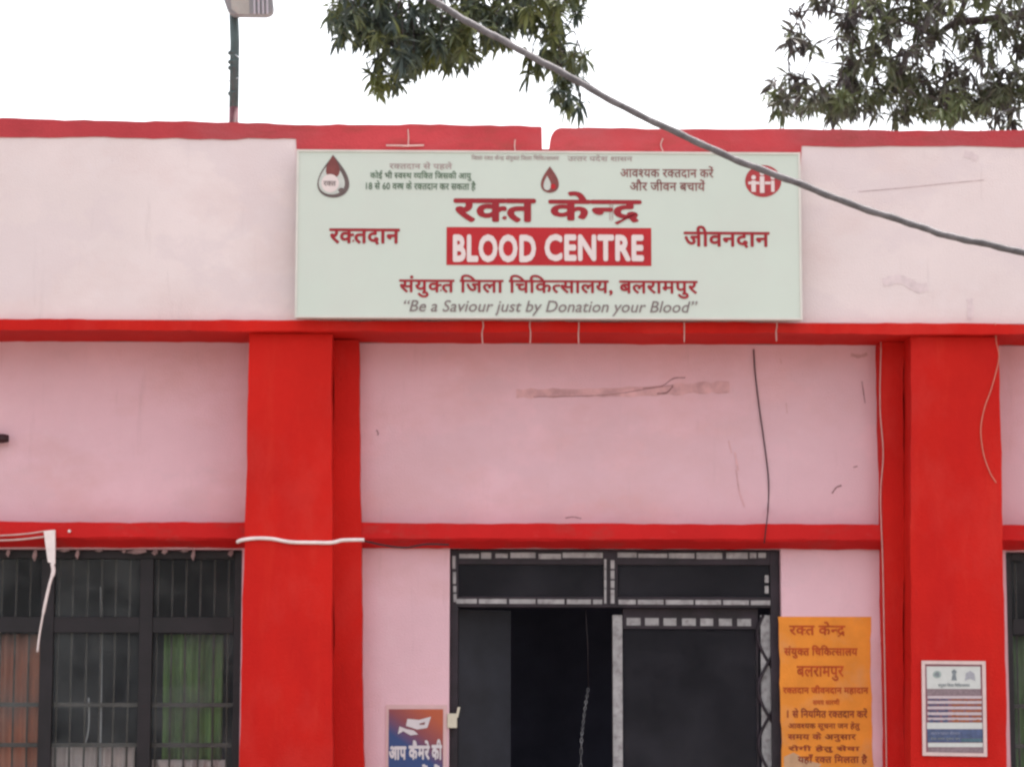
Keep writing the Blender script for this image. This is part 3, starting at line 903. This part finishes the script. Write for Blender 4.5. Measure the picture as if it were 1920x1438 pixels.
# orange painted notice right of the doorway
om = mat('orange_wall_paint', (0.78, 0.26, 0.03), 0.8, 0.10, 5, 0.2, 80)
add_layer(om, (0.62, 0.30, 0.14), 4.0, (1, 1, 1), 0.52, 0.75, 0.6, 2.2)
oo = P(1548, 1560, -0.002)
on = thing('orange_notice', 'orange painted notice of red handwritten lines right of the doorway', 'notice', (oo.x, -0.002, oo.z))
qa, qb = P(1466, 1560, -0.002), P(1632, 1156, -0.002)
b = MB(); b.prism(vstrip(qa.x, qb.x, qa.z, qb.z, 1.1, 2.7, 0.006, 0.04), -0.0025, -0.0003); b.build('painted_ground', om, on)
OI = mat('red_brush_paint', (0.46, 0.065, 0.012), 0.8, 0.2, 14)
OI2 = mat('dark_red_brush_paint', (0.27, 0.045, 0.018), 0.8, 0.25, 14)
y3 = -0.0045
for s, a, c_, t, bt, m_, bo in (('रक~त केन~द^', 1480, 1585, 1165, 1194, OI, 0.02), ('संयुक~त िचिकत~सालय', 1470, 1608, 1209, 1234, OI, 0.03), ('बलरामपुर', 1494, 1582, 1248, 1276, OI, 0.02),
                            ('रक~तदान जीवनदान महादान', 1468, 1628, 1284, 1302, OI, 0.03), ('समय सारणी', 1524, 1574, 1309, 1321, OI, 0.02),
                            ('1 से िनयिमत रक~तदान करें', 1476, 1626, 1327, 1346, OI2, 0.025), ('आवश~यक सूचना जन हेतु', 1478, 1612, 1352, 1369, OI2, 0.02),
                            ('समय के अनुसार', 1477, 1605, 1372, 1390, OI2, 0.02), ('रोगी हेतु सेवा', 1478, 1612, 1396, 1410, OI2, 0.025), ('यहाँ रक~त िमलता है', 1496, 1626, 1413, 1432, OI2, 0.025), ('संपक करें', 1490, 1600, 1440, 1460, OI2, 0.02)):
    lettering(on, s, a, c_, t, bt, y3, m_, bo)
b = MB(); b.sheet(poly_px([(1470, 1440), (1470, 1418), (1488, 1410), (1512, 1424), (1540, 1432), (1530, 1445)], -0.0035), -0.0035)
b.build('peeled_patch', mat('peeled_plaster', (0.56, 0.34, 0.20), 0.9, 0.15, 14), on, fix=False)

# framed notice on the right pillar
yf = YC - 0.006
fo = P(1789, 1418, yf)
fn = thing('framed_notice', 'white framed printed notice with blue and orange lines on the right pillar', 'notice', (fo.x, yf, fo.z))
b = MB(); b.prism(quad_px(1731, 1847, 1242, 1415, yf), yf, YC - 0.0045 + 0.002); b.build('sheet', mat('notice_sheet', (0.26, 0.10, 0.13), 0.5, 0.1, 20), fn)
fq = [(1728, 1238), (1848, 1239), (1851, 1418), (1730, 1416)]
b = MB()
def bar4(mb, q, wd, y0, y1):
    (a, b_, c_, d_) = q
    i = [(a[0] + wd, a[1] + wd), (b_[0] - wd, b_[1] + wd), (c_[0] - wd, c_[1] - wd), (d_[0] + wd, d_[1] - wd)]
    o_ = poly_px(q, y0); i_ = poly_px(i, y0)
    for k in range(4):
        k2 = (k + 1) % 4
        mb.prism([o_[k], i_[k], i_[k2], o_[k2]], y0, y1)
bar4(b, fq, 6.5, yf - 0.008, yf - 0.0005)
b.build('frame', mat('notice_white_frame', (0.68, 0.50, 0.48), 0.5, 0.05, 20), fn)
y4 = yf - 0.0015
NW = mat('notice_white', (0.60, 0.60, 0.58), 0.5, 0.04, 30)
NG = mat('notice_grey', (0.20, 0.22, 0.24), 0.5, 0.2, 60)
NB = mat('notice_blue', (0.075, 0.10, 0.20), 0.5, 0.25, 40)
NT = mat('notice_teal', (0.07, 0.13, 0.17), 0.5, 0.25, 40)
NO = mat('notice_orange', (0.40, 0.12, 0.05), 0.5, 0.15, 60)
NM = mat('notice_mauve', (0.24, 0.17, 0.19), 0.5, 0.2, 60)
NL = mat('notice_pale', (0.55, 0.45, 0.48), 0.5, 0.06, 60)
MB().sheet(quad_px(1738, 1838, 1249, 1291, y4), y4).build('header', NW, fn, fix=False)
MB().sheet(quad_px(1738, 1839, 1292, 1303, y4), y4).build('heading_band', NM, fn, fix=False)
y5 = y4 - 0.001
b = MB(); b.sheet(disc_px(1757, 1264, 8, 7, y5), y5, 0); b.sheet(disc_px(1757, 1264, 4.5, 4, y5 - 0.0006), y5 - 0.0006, 1); b.build('emblem', [mat('notice_green_grey', (0.33, 0.39, 0.37), 0.5, 0.1, 60), NG], fn, fix=False)
b = MB(); b.sheet(poly_px([(1784, 1258), (1789, 1254), (1794, 1258), (1792, 1264), (1794, 1275), (1784, 1275), (1786, 1264)][::-1], y5), y5); b.build('emblem', NG, fn, fix=False)
b = MB(); b.sheet(poly_px([(1809, 1276), (1811, 1262), (1819, 1257), (1827, 1262), (1829, 1276), (1819, 1272)][::-1], y5), y5); b.build('emblem', mat('notice_violet_grey', (0.36, 0.35, 0.39), 0.5, 0.1, 60), fn, fix=False)
lettering(fn, 'संयुक~त िजला िचिकत~सालय', 1759, 1818, 1280, 1289, y5, NG, 0.02)
b = MB()
for yt, yb in ((1304, 1309), (1313.5, 1318.5), (1324, 1329), (1334.5, 1340), (1345, 1349)):
    b.sheet(quad_px(1739, 1841, yt, yb, y4), y4)
b.build('pale_line', NL, fn, fix=False)
for s, t, bt in (('रक~तदान हेतु आवश~यक', 1309, 1314), ('सूचना जन के', 1318.5, 1324), ('समय सारणी', 1329, 1335), ('िनयम एवं', 1339.5, 1345.5), ('सेवा के', 1348, 1354)):
    lettering(fn, s, 1741, 1778, t, bt, y5, NB, 0.05)
    lettering(fn, s[::1], 1784, 1840, t, bt, y5, NO, 0.05)
b = MB(); b.sheet(quad_px(1738, 1842, 1354, 1366, y4), y4); b.sheet(quad_px(1740, 1843, 1392, 1400, y4), y4); b.build('white_band', NW, fn, fix=False)
b = MB(); b.sheet(quad_px(1739, 1802, 1366.5, 1391, y4), y4, 0); b.sheet(quad_px(1802.5, 1843, 1366.5, 1383, y4), y4, 0); b.sheet(quad_px(1802.5, 1843, 1383.5, 1391, y4), y4, 1)
b.build('blue_block', [NB, NT], fn, fix=False)
b = MB(); b.sheet(quad_px(1741, 1844, 1401, 1410, y4), y4); b.build('grey_band', NM, fn, fix=False)
b = MB()
lettering(fn, 'रक~तदान महादान जीवनदान', 1745, 1800, 1370, 1378, y5, mat('notice_light_blue', (0.22, 0.24, 0.34), 0.5, 0.1, 60), 0.03)
lettering(fn, 'सेवा समय सूचना जन', 1745, 1800, 1381, 1388, y5, NG, 0.03)

# cream plate at the left jamb
yk = 0.03
pk = MB()
a, c_ = P(842, 1364, yk), P(857, 1337, yk)
pk.box(a.x - 0.01, c_.x, yk - 0.045, yk, a.z, c_.z)
pk.prism(poly_px([(854, 1345), (859, 1345), (863, 1325), (858, 1325)], yk - 0.03), yk - 0.042, yk - 0.012)
tag(pk.build('latch_plate', CREAM, bevel=0.003), 'small cream latch plate with a tab on the left edge of the doorway', 'latch')

# chain hanging in the open half of the doorway
ch = MB()
ch.tube([P(1098, 1140, 0.09), P(1102, 1210, 0.105), P(1103, 1291, 0.12)], 0.0022, 5, 1)
cp = spline([P(1103, 1290, 0.12), P(1094, 1350, 0.13), P(1089, 1430, 0.13), P(1087, 1700, 0.13)], 30)
i = 0
for k in range(0, len(cp) - 3, 3):
    p, q = cp[k], cp[k + 3]
    mid = (p + q) / 2; d = (q - p).normalized(); L = (q - p).length * 0.56
    side = Vector((1, 0, 0)) if (k // 3) % 2 == 0 else Vector((0, 1, 0))
    ring = [mid + d * math.cos(t) * L + side * math.sin(t) * 0.007 for t in [2 * math.pi * j / 12 for j in range(13)]]
    ch.tube(ring, 0.0028, 6, close=False)
tag(ch.build('door_chain', [mat('glinting_chain_steel', (0.34, 0.34, 0.36), 0.5, 0, 6, col2=(0.02, 0.02, 0.025), metal=0.3), BLACKW]), 'thin pale chain hanging in the open half of the doorway', 'chain')  # pale noise patches in the chain colour imitate broken highlights


# ------------------------------------------------------------------ cloths behind the left window
def curtain(name, x0, x1, z0, z1, y, m, label, folds=14, amp=0.02, group=None):
    n = folds * 8
    mb = MB()
    vs = []
    zs = [z0 + (z1 - z0) * j / 8 for j in range(9)]
    for j, z in enumerate(zs):
        for i in range(n + 1):
            t = i / n
            a = amp * (0.7 + 0.3 * math.sin(t * 9 + j * 0.3))
            vs.append((x0 + (x1 - x0) * t, y + a * math.sin(t * folds * 2 * math.pi + 0.25 * math.sin(j * 0.9 + t * 5)) , z))
    mb.add(vs, [(j * (n + 1) + i, j * (n + 1) + i + 1, (j + 1) * (n + 1) + i + 1, (j + 1) * (n + 1) + i) for j in range(8) for i in range(n)], 0, True)
    o = mb.build(name, m, fix=False)
    sol = o.modifiers.new('thickness', 'SOLIDIFY'); sol.thickness = 0.003
    return tag(o, label, 'curtain', group)


BROWNC = mat('red_brown_cloth', (0.62, 0.25, 0.16), 0.9, 0, 3.0, col2=(0.42, 0.19, 0.14), stretch=(5, 5, 0.6))
GREENC = mat('green_cloth', (0.22, 0.36, 0.13), 0.9, 0, 3.0, col2=(0.11, 0.16, 0.08), stretch=(5, 5, 0.6))
PALEC = mat('pale_cloth', (0.70, 0.58, 0.56), 0.9, 0.08, 5)
m0, m1, m2 = mxs
curtain('curtain', m0 - 0.05, X(92, 0.2), ZS + 0.02, Z(1190, 0.2), 0.185, BROWNC, 'reddish brown curtain behind the bars at the left picture edge', 9)
curtain('curtain', X(318, 0.2), X(428, 0.2), Z(1424, 0.2), Z(1190, 0.2), 0.185, GREENC, 'green curtain behind the bars next to the left pillar', 6)
curtain('curtain', X(112, 0.2), X(268, 0.2), ZS + 0.02, Z(1396, 0.2), 0.19, PALEC, 'short pale pinkish half curtain low in the middle pane', 9)
curtain('curtain', X(300, 0.19), X(436, 0.19), ZS + 0.02, Z(1424, 0.19), 0.175, PALEC, 'short whitish half curtain below the green curtain', 7)
curtain('curtain', rw0 + 0.03, rw0 + bay, ZS + 0.02, Z(1190, 0.2), 0.185, GREENC, 'green curtain behind the bars at the right picture edge', 9)

# thin pale tubes drawn for the white streaks in the middle pane
b = MB()
b.tube(spline([P(190, 1100, 0.165), P(190, 1190, 0.165), P(189, 1300, 0.165), P(187, 1450, 0.165)], 6), 0.0075, 8)
b.tube(spline([P(166, 1308, 0.168), P(167, 1340, 0.168), P(165, 1372, 0.168), P(158, 1400, 0.168)], 5), 0.005, 6)
b.tube([P(166, 1321, 0.168), P(190, 1321, 0.166)], 0.005, 6)
tag(b.build('pipe', mat('pale_streak', (0.62, 0.60, 0.62), 0.5, 0.1, 10)), 'thin pale upright streak behind the middle pane of the left window', 'pipe')

# ------------------------------------------------------------------ lamp on the roof
yl = 1.0
pb = P(438, 226, yl)
lamp = thing('roof_lamp', 'grey flood lamp on a dark green pole standing on the roof', 'lamp', (pb.x, yl, zslab_t))
POLE = mat('dark_green_pole', (0.055, 0.085, 0.085), 0.55, 0.25, 8, 0.1)
pt = P(436, -40, yl)
zf = Z(205, yl)
MB().tube([(pb.x, yl, zf), (pb.x, yl, (zf + pt.z) / 2), (pt.x, yl, pt.z)], 0.030, 14).build('pole', POLE, lamp)
MB().tube([(pb.x, yl, zslab_t + 0.002), (pb.x, yl, zf - 0.001)], 0.0297, 14).build('pole_foot', mat('pole_reflected_red', (0.13, 0.04, 0.05), 0.6, 0.3, 12), lamp, 'foot of the pole coloured with a red reflection')  # reddish reflection painted into the foot's own colour
hd = MB()
hy = yl - 0.045
prof = [(419, -70), (422, -30), (421, 5), (427, 22), (432, 29), (440, 33), (500, 33.5), (508, 31), (513, 26), (514, 18), (511, -10), (509, -70)]
hd.prism(poly_px(prof, hy), hy - 0.07, hy + 0.018)
head = hd.build('lamp_head', mat('grey_lamp_metal', (0.22, 0.22, 0.225), 0.45, 0.1, 8, metal=0.2), lamp, bevel=0.006)
fn_ = MB()
for k, x in enumerate((476, 484, 492, 500)):
    a, c_ = P(x - 1 + k, 28, hy), P(x + 2 + k - 2, -68, hy)
    fn_.prism(poly_px([(x - 2, -68), (x, 27), (x + 3.4, 27), (x + 1.4, -68)], hy - 0.07), hy - 0.084, hy - 0.0705)
fn_.build('cooling_fin', mat('pale_lamp_fins', (0.42, 0.41, 0.45), 0.45, 0.06, 8), head)
b = MB().prism(poly_px([(430, -68), (434, 18), (446, 27), (468, 27), (464, -68)], hy - 0.07), hy - 0.075, hy - 0.0705)
b.build('lens', mat('dull_lamp_lens', (0.34, 0.33, 0.30), 0.35, 0.15, 5), head)
b = MB()
b.tube(spline([P(441, 103, yl - 0.03), P(452, 112, yl - 0.05), P(457, 128, yl - 0.04), P(452, 142, yl - 0.03), P(443, 148, yl - 0.025)], 8), 0.0028, 5)
b.tube(spline([P(431, 151, yl - 0.03), P(415, 157, yl - 0.04), P(406, 167, yl - 0.04), P(412, 176, yl - 0.03), P(428, 183, yl - 0.025)], 8), 0.0028, 5)
b.build('lamp_wire', mat('pale_blue_wire', (0.50, 0.55, 0.58), 0.5, 0.1, 10), lamp)
b = MB()
for yy in (100, 117, 128, 176):
    p = P(437, yy, yl)
    b.tube([p + Vector((0, 0, -0.008)), p + Vector((0, 0, 0.008))], 0.0335, 12)
b.build('pole_clamp', POLE, lamp)

# ------------------------------------------------------------------ trees behind the building
def leafmat(name, c1, c2):
    m = mat(name, c1, 0.5, 0, 2.2, col2=c2, lo=0.42, hi=0.60)
    nt = m.node_tree
    bs = nt.nodes['Principled BSDF']
    tl = nt.nodes.new('ShaderNodeBsdfTranslucent'); mx = nt.nodes.new('ShaderNodeMixShader'); mx.inputs[0].default_value = 0.22
    nt.links.new(bs.inputs['Base Color'].links[0].from_socket, tl.inputs[0])
    nt.links.new(bs.outputs[0], mx.inputs[1]); nt.links.new(tl.outputs[0], mx.inputs[2])
    nt.links.new(mx.outputs[0], nt.nodes['Material Output'].inputs[0])
    return m


BARK = mat('grey_brown_bark', (0.075, 0.055, 0.055), 0.9, 0.3, 12, 0.5, 30)


class Leaves:
    def __init__(s): s.v = []; s.f = []
    def leaf(s, p, d, L, W, droop, r):
        d = d.normalized()
        side = d.cross(Vector((r.gauss(0, .5), r.gauss(0, .5), 1))).normalized()
        if side.length < 0.1: side = Vector((1, 0, 0))
        b = len(s.v)
        up = side.cross(d).normalized()
        pts = []
        dirn = d.copy(); q = p.copy()
        for t, wd in ((0.0, 0.12), (0.22, 0.75), (0.5, 1.0), (0.78, 0.62), (1.0, 0.03)):
            pts.append((q.copy(), wd))
            dirn = (dirn + Vector((0, 0, -droop * 0.25))).normalized()
            q = q + dirn * L * 0.25
        for q, wd in pts:
            fold = up * (0.22 * W * wd)
            s.v += [tuple(q + side * W * wd * 0.5 + fold), tuple(q), tuple(q - side * W * wd * 0.5 + fold)]
        for i in range(4):
            a = b + i * 3
            s.f += [(a, a + 1, a + 4, a + 3), (a + 1, a + 2, a + 5, a + 4)]
    def rosette(s, p, axis, n, L, W, droop, spread, r):
        axis = axis.normalized()
        for k in range(n):
            v = Vector((r.gauss(0, 1), r.gauss(0, 1), r.gauss(0, 1))).normalized()
            d = axis * (1 - spread) + v * spread
            q = p - axis * r.random() * L * 0.55
            s.leaf(q, d, L * r.uniform(0.65, 1.15), W * r.uniform(0.75, 1.2), droop * r.uniform(0.5, 1.4), r)
    def build(s, name, m, parent):
        me = bpy.data.meshes.new(name)
        me.from_pydata(s.v, [], s.f)
        return link(name, me, m, parent)


def tree(label, base, fork, circles, limbs, crown_m, depth, L, W, droop, spread, nper, axis0, seed, extra, mul):
    r = random.Random(seed)
    root = thing('mango_tree', label, 'tree', base, 'trees behind the building')
    trunk = MB()
    base = Vector(base); fork = Vector(fork)
    mid = (base + fork) / 2 + Vector((0.12, 0.05, 0))
    trunk.tube(spline([base, mid, fork], 8), [0.24 - 0.12 * i / 16 for i in range(17)], 12)
    trunk.build('trunk', BARK, root)
    lv, tw = Leaves(), MB()
    nodes = [fork]
    for path, r0, r1 in limbs:
        q = spline(path, 6)
        nodes += q
        MB().tube(q, [r0 + (r1 - r0) * i / (len(q) - 1) for i in range(len(q))], 8).build('branch', BARK, root)
    for cx, cy, rad, n in circles:
        hub = P(cx, cy - rad * 0.9 - 22, depth + r.uniform(-0.3, 0.3))
        # limb to the fork
        nd = min(nodes, key=lambda q: (q - hub).length)
        if (nd - hub).length > 0.05:
            tw.tube(spline([nd, nd.lerp(hub, 0.55) + Vector((r.uniform(-.06, .06), r.uniform(-.1, .1), r.uniform(0.0, .1))), hub], 5), [0.010 - 0.0005 * i for i in range(11)], 5)
        for k in range(int(round(n * mul))):
            a = r.uniform(0, 2 * math.pi); rr = rad * math.sqrt(r.random())
            p = P(cx + rr * math.cos(a), cy + rr * math.sin(a), depth + r.uniform(-0.75, 0.75) * min(1, rad / 40 + 0.2))
            tw.tube([hub, hub.lerp(p, 0.5) + Vector((r.uniform(-.04, .04), r.uniform(-.04, .04), r.uniform(-0.01, .06))), p], [0.006, 0.0045, 0.003], 4)
            ax = (axis0 + Vector((r.gauss(0, .45), r.gauss(0, .45), r.gauss(0, .25)))).normalized()
            lv.rosette(p, ax, r.randint(int(nper * 0.7), int(nper * 1.3)), L, W, droop, spread, r)
    for c0, rad3, n in extra:                          # the rest of the crown, above the picture
        c0 = Vector(c0)
        tw.tube(spline([fork, fork.lerp(c0, 0.5) + Vector((0.1, 0.1, 0.2)), c0], 5), [0.05 - 0.004 * i for i in range(11)], 6)
        for k in range(n * 3):
            v = Vector((r.gauss(0, 1), r.gauss(0, 1), r.gauss(0, .7)))
            p = c0 + v.normalized() * rad3 * r.random() ** 0.4
            lv.rosette(p, (axis0 + v.normalized()), nper, L, W, droop, spread, r)
    tw.build('twigs', BARK, root)
    lv.build('crown', crown_m, root)
    return root


LM1 = leafmat('mango_leaf_blue_green', (0.15, 0.165, 0.05), (0.062, 0.082, 0.070))  # leaf colours lifted to carry the haze
LM2 = leafmat('mango_leaf_dull', (0.12, 0.14, 0.06), (0.088, 0.074, 0.074))
DEPL, DEPR = 8.0, 7.4
cl = [(625, 5, 22, 3), (650, 15, 35, 5), (625, 40, 14, 2), (638, 68, 12, 1), (662, 50, 26, 5), (700, 20, 45, 10), (690, 62, 20, 4), (720, 70, 40, 10), (765, 40, 50, 14), (775, 95, 40, 10), (735, 130, 32, 7), (715, 140, 14, 2), (722, 168, 14, 2), (750, 160, 10, 1), (800, 110, 40, 11), (830, 40, 50, 15), (855, 95, 36, 10), (890, 60, 45, 13), (905, 15, 45, 12), (935, 62, 30, 7), (965, 20, 38, 9), (950, 85, 10, 1),
      (1005, 10, 34, 7), (1040, 15, 30, 5), (1075, 8, 26, 4), (1100, -10, 14, 2), (990, 50, 20, 3), (1035, 55, 22, 3), (1030, 80, 16, 2), (1050, 108, 26, 5), (1082, 115, 20, 3), (1000, 118, 18, 2), (985, 148, 10, 1), (1050, 150, 18, 3), (1042, 180, 14, 2), (1080, 140, 16, 2), (1072, 192, 12, 2), (1082, 200, 8, 1)]
fkL = P(-420, -560, DEPL + 0.6)
tree('dense mango tree with a dark drooping crown hanging over the coping gap', (fkL.x + 0.3, DEPL + 0.9, 0), fkL, cl,
     [([fkL, P(860, -250, DEPL + .2), P(800, 20, DEPL + .1)], 0.08, 0.012), ([fkL, P(1060, -220, DEPL), P(1045, 30, DEPL), P(1056, 150, DEPL)], 0.05, 0.006), ([fkL, P(700, -280, DEPL), P(660, 10, DEPL)], 0.06, 0.008)],
     LM1, DEPL, 0.20, 0.038, 0.8, 0.66, 17, Vector((0, 0, -1)), 5,
     [(P(760, -260, DEPL), 0.8, 26), (P(950, -300, DEPL + .3), 0.9, 26), (P(850, -620, DEPL), 1.2, 26), (P(1050, -560, DEPL + .4), 1.0, 20), (P(700, -120, DEPL + .2), 0.45, 12), (P(880, -110, DEPL + .2), 0.45, 14)], 1.15)
cr = [(1494, 46, 4, 1), (1500, 62, 10, 1), (1484, 72, 10, 1), (1500, 88, 16, 1.5), (1480, 98, 14, 1), (1514, 104, 10, 1), (1478, 150, 16, 2), (1452, 180, 14, 2), (1512, 160, 12, 1), (1465, 205, 20, 4), (1512, 205, 24, 5), (1555, 200, 26, 7), (1592, 195, 26, 7), (1590, 150, 20, 4), (1600, 112, 24, 3), (1592, 72, 24, 3), (1600, 35, 28, 5), (1640, 10, 30, 5), (1560, 2, 10, 1), (1530, 8, 6, 1), (1575, -20, 30, 4),
      (1645, 65, 28, 4), (1655, 115, 28, 5), (1635, 175, 28, 6), (1690, 140, 32, 8), (1680, 205, 36, 9), (1725, 85, 30, 4), (1725, 190, 32, 8), (1770, 145, 32, 6), (1770, 208, 34, 9), (1765, 55, 36, 6), (1700, 20, 40, 6), (1820, 95, 32, 5), (1820, 190, 36, 9), (1815, 22, 40, 7), (1860, 150, 30, 7), (1870, 208, 34, 8), (1880, 75, 34, 5), (1905, 175, 28, 6), (1905, 20, 34, 5), (1925, 120, 30, 6), (1950, 60, 40, 5), (1960, 180, 40, 8), (2040, 120, 60, 10), (1740, -30, 50, 7), (1860, -40, 50, 7), (1640, -45, 45, 6)]
fkR = P(2060, -60, DEPR + 0.5)
tree('thinner mango tree showing bare branches above the right end of the coping', (fkR.x + 0.2, DEPR + 0.8, 0), fkR, cr,
     [([fkR, P(1925, 22, DEPR), P(1850, 38, DEPR), P(1790, 44, DEPR), P(1752, 72, DEPR), P(1700, 100, DEPR), P(1660, 112, DEPR)], 0.055, 0.010),
      ([P(1700, 100, DEPR), P(1688, 140, DEPR), P(1690, 200, DEPR)], 0.022, 0.012), ([P(1790, 44, DEPR), P(1806, 10, DEPR), P(1815, -60, DEPR)], 0.03, 0.012),
      ([P(1752, 72, DEPR), P(1690, 40, DEPR + .1), P(1600, 30, DEPR), P(1530, 20, DEPR), P(1500, 25, DEPR), P(1492, 45, DEPR)], 0.016, 0.004),
      ([P(1660, 112, DEPR), P(1600, 122, DEPR), P(1540, 116, DEPR), P(1505, 100, DEPR)], 0.010, 0.003), ([P(1640, 165, DEPR), P(1570, 152, DEPR), P(1510, 150, DEPR)], 0.008, 0.003)],
     LM2, DEPR, 0.18, 0.034, 0.7, 0.78, 15, Vector((0, 0, -0.75)), 8,
     [(P(1800, -260, DEPR), 0.9, 24), (P(2050, -380, DEPR), 1.2, 28), (P(1650, -170, DEPR + .2), 0.5, 10), (P(2250, 0, DEPR + .2), 1.0, 24), (P(1900, -110, DEPR + .2), 0.5, 10)], 1.45)
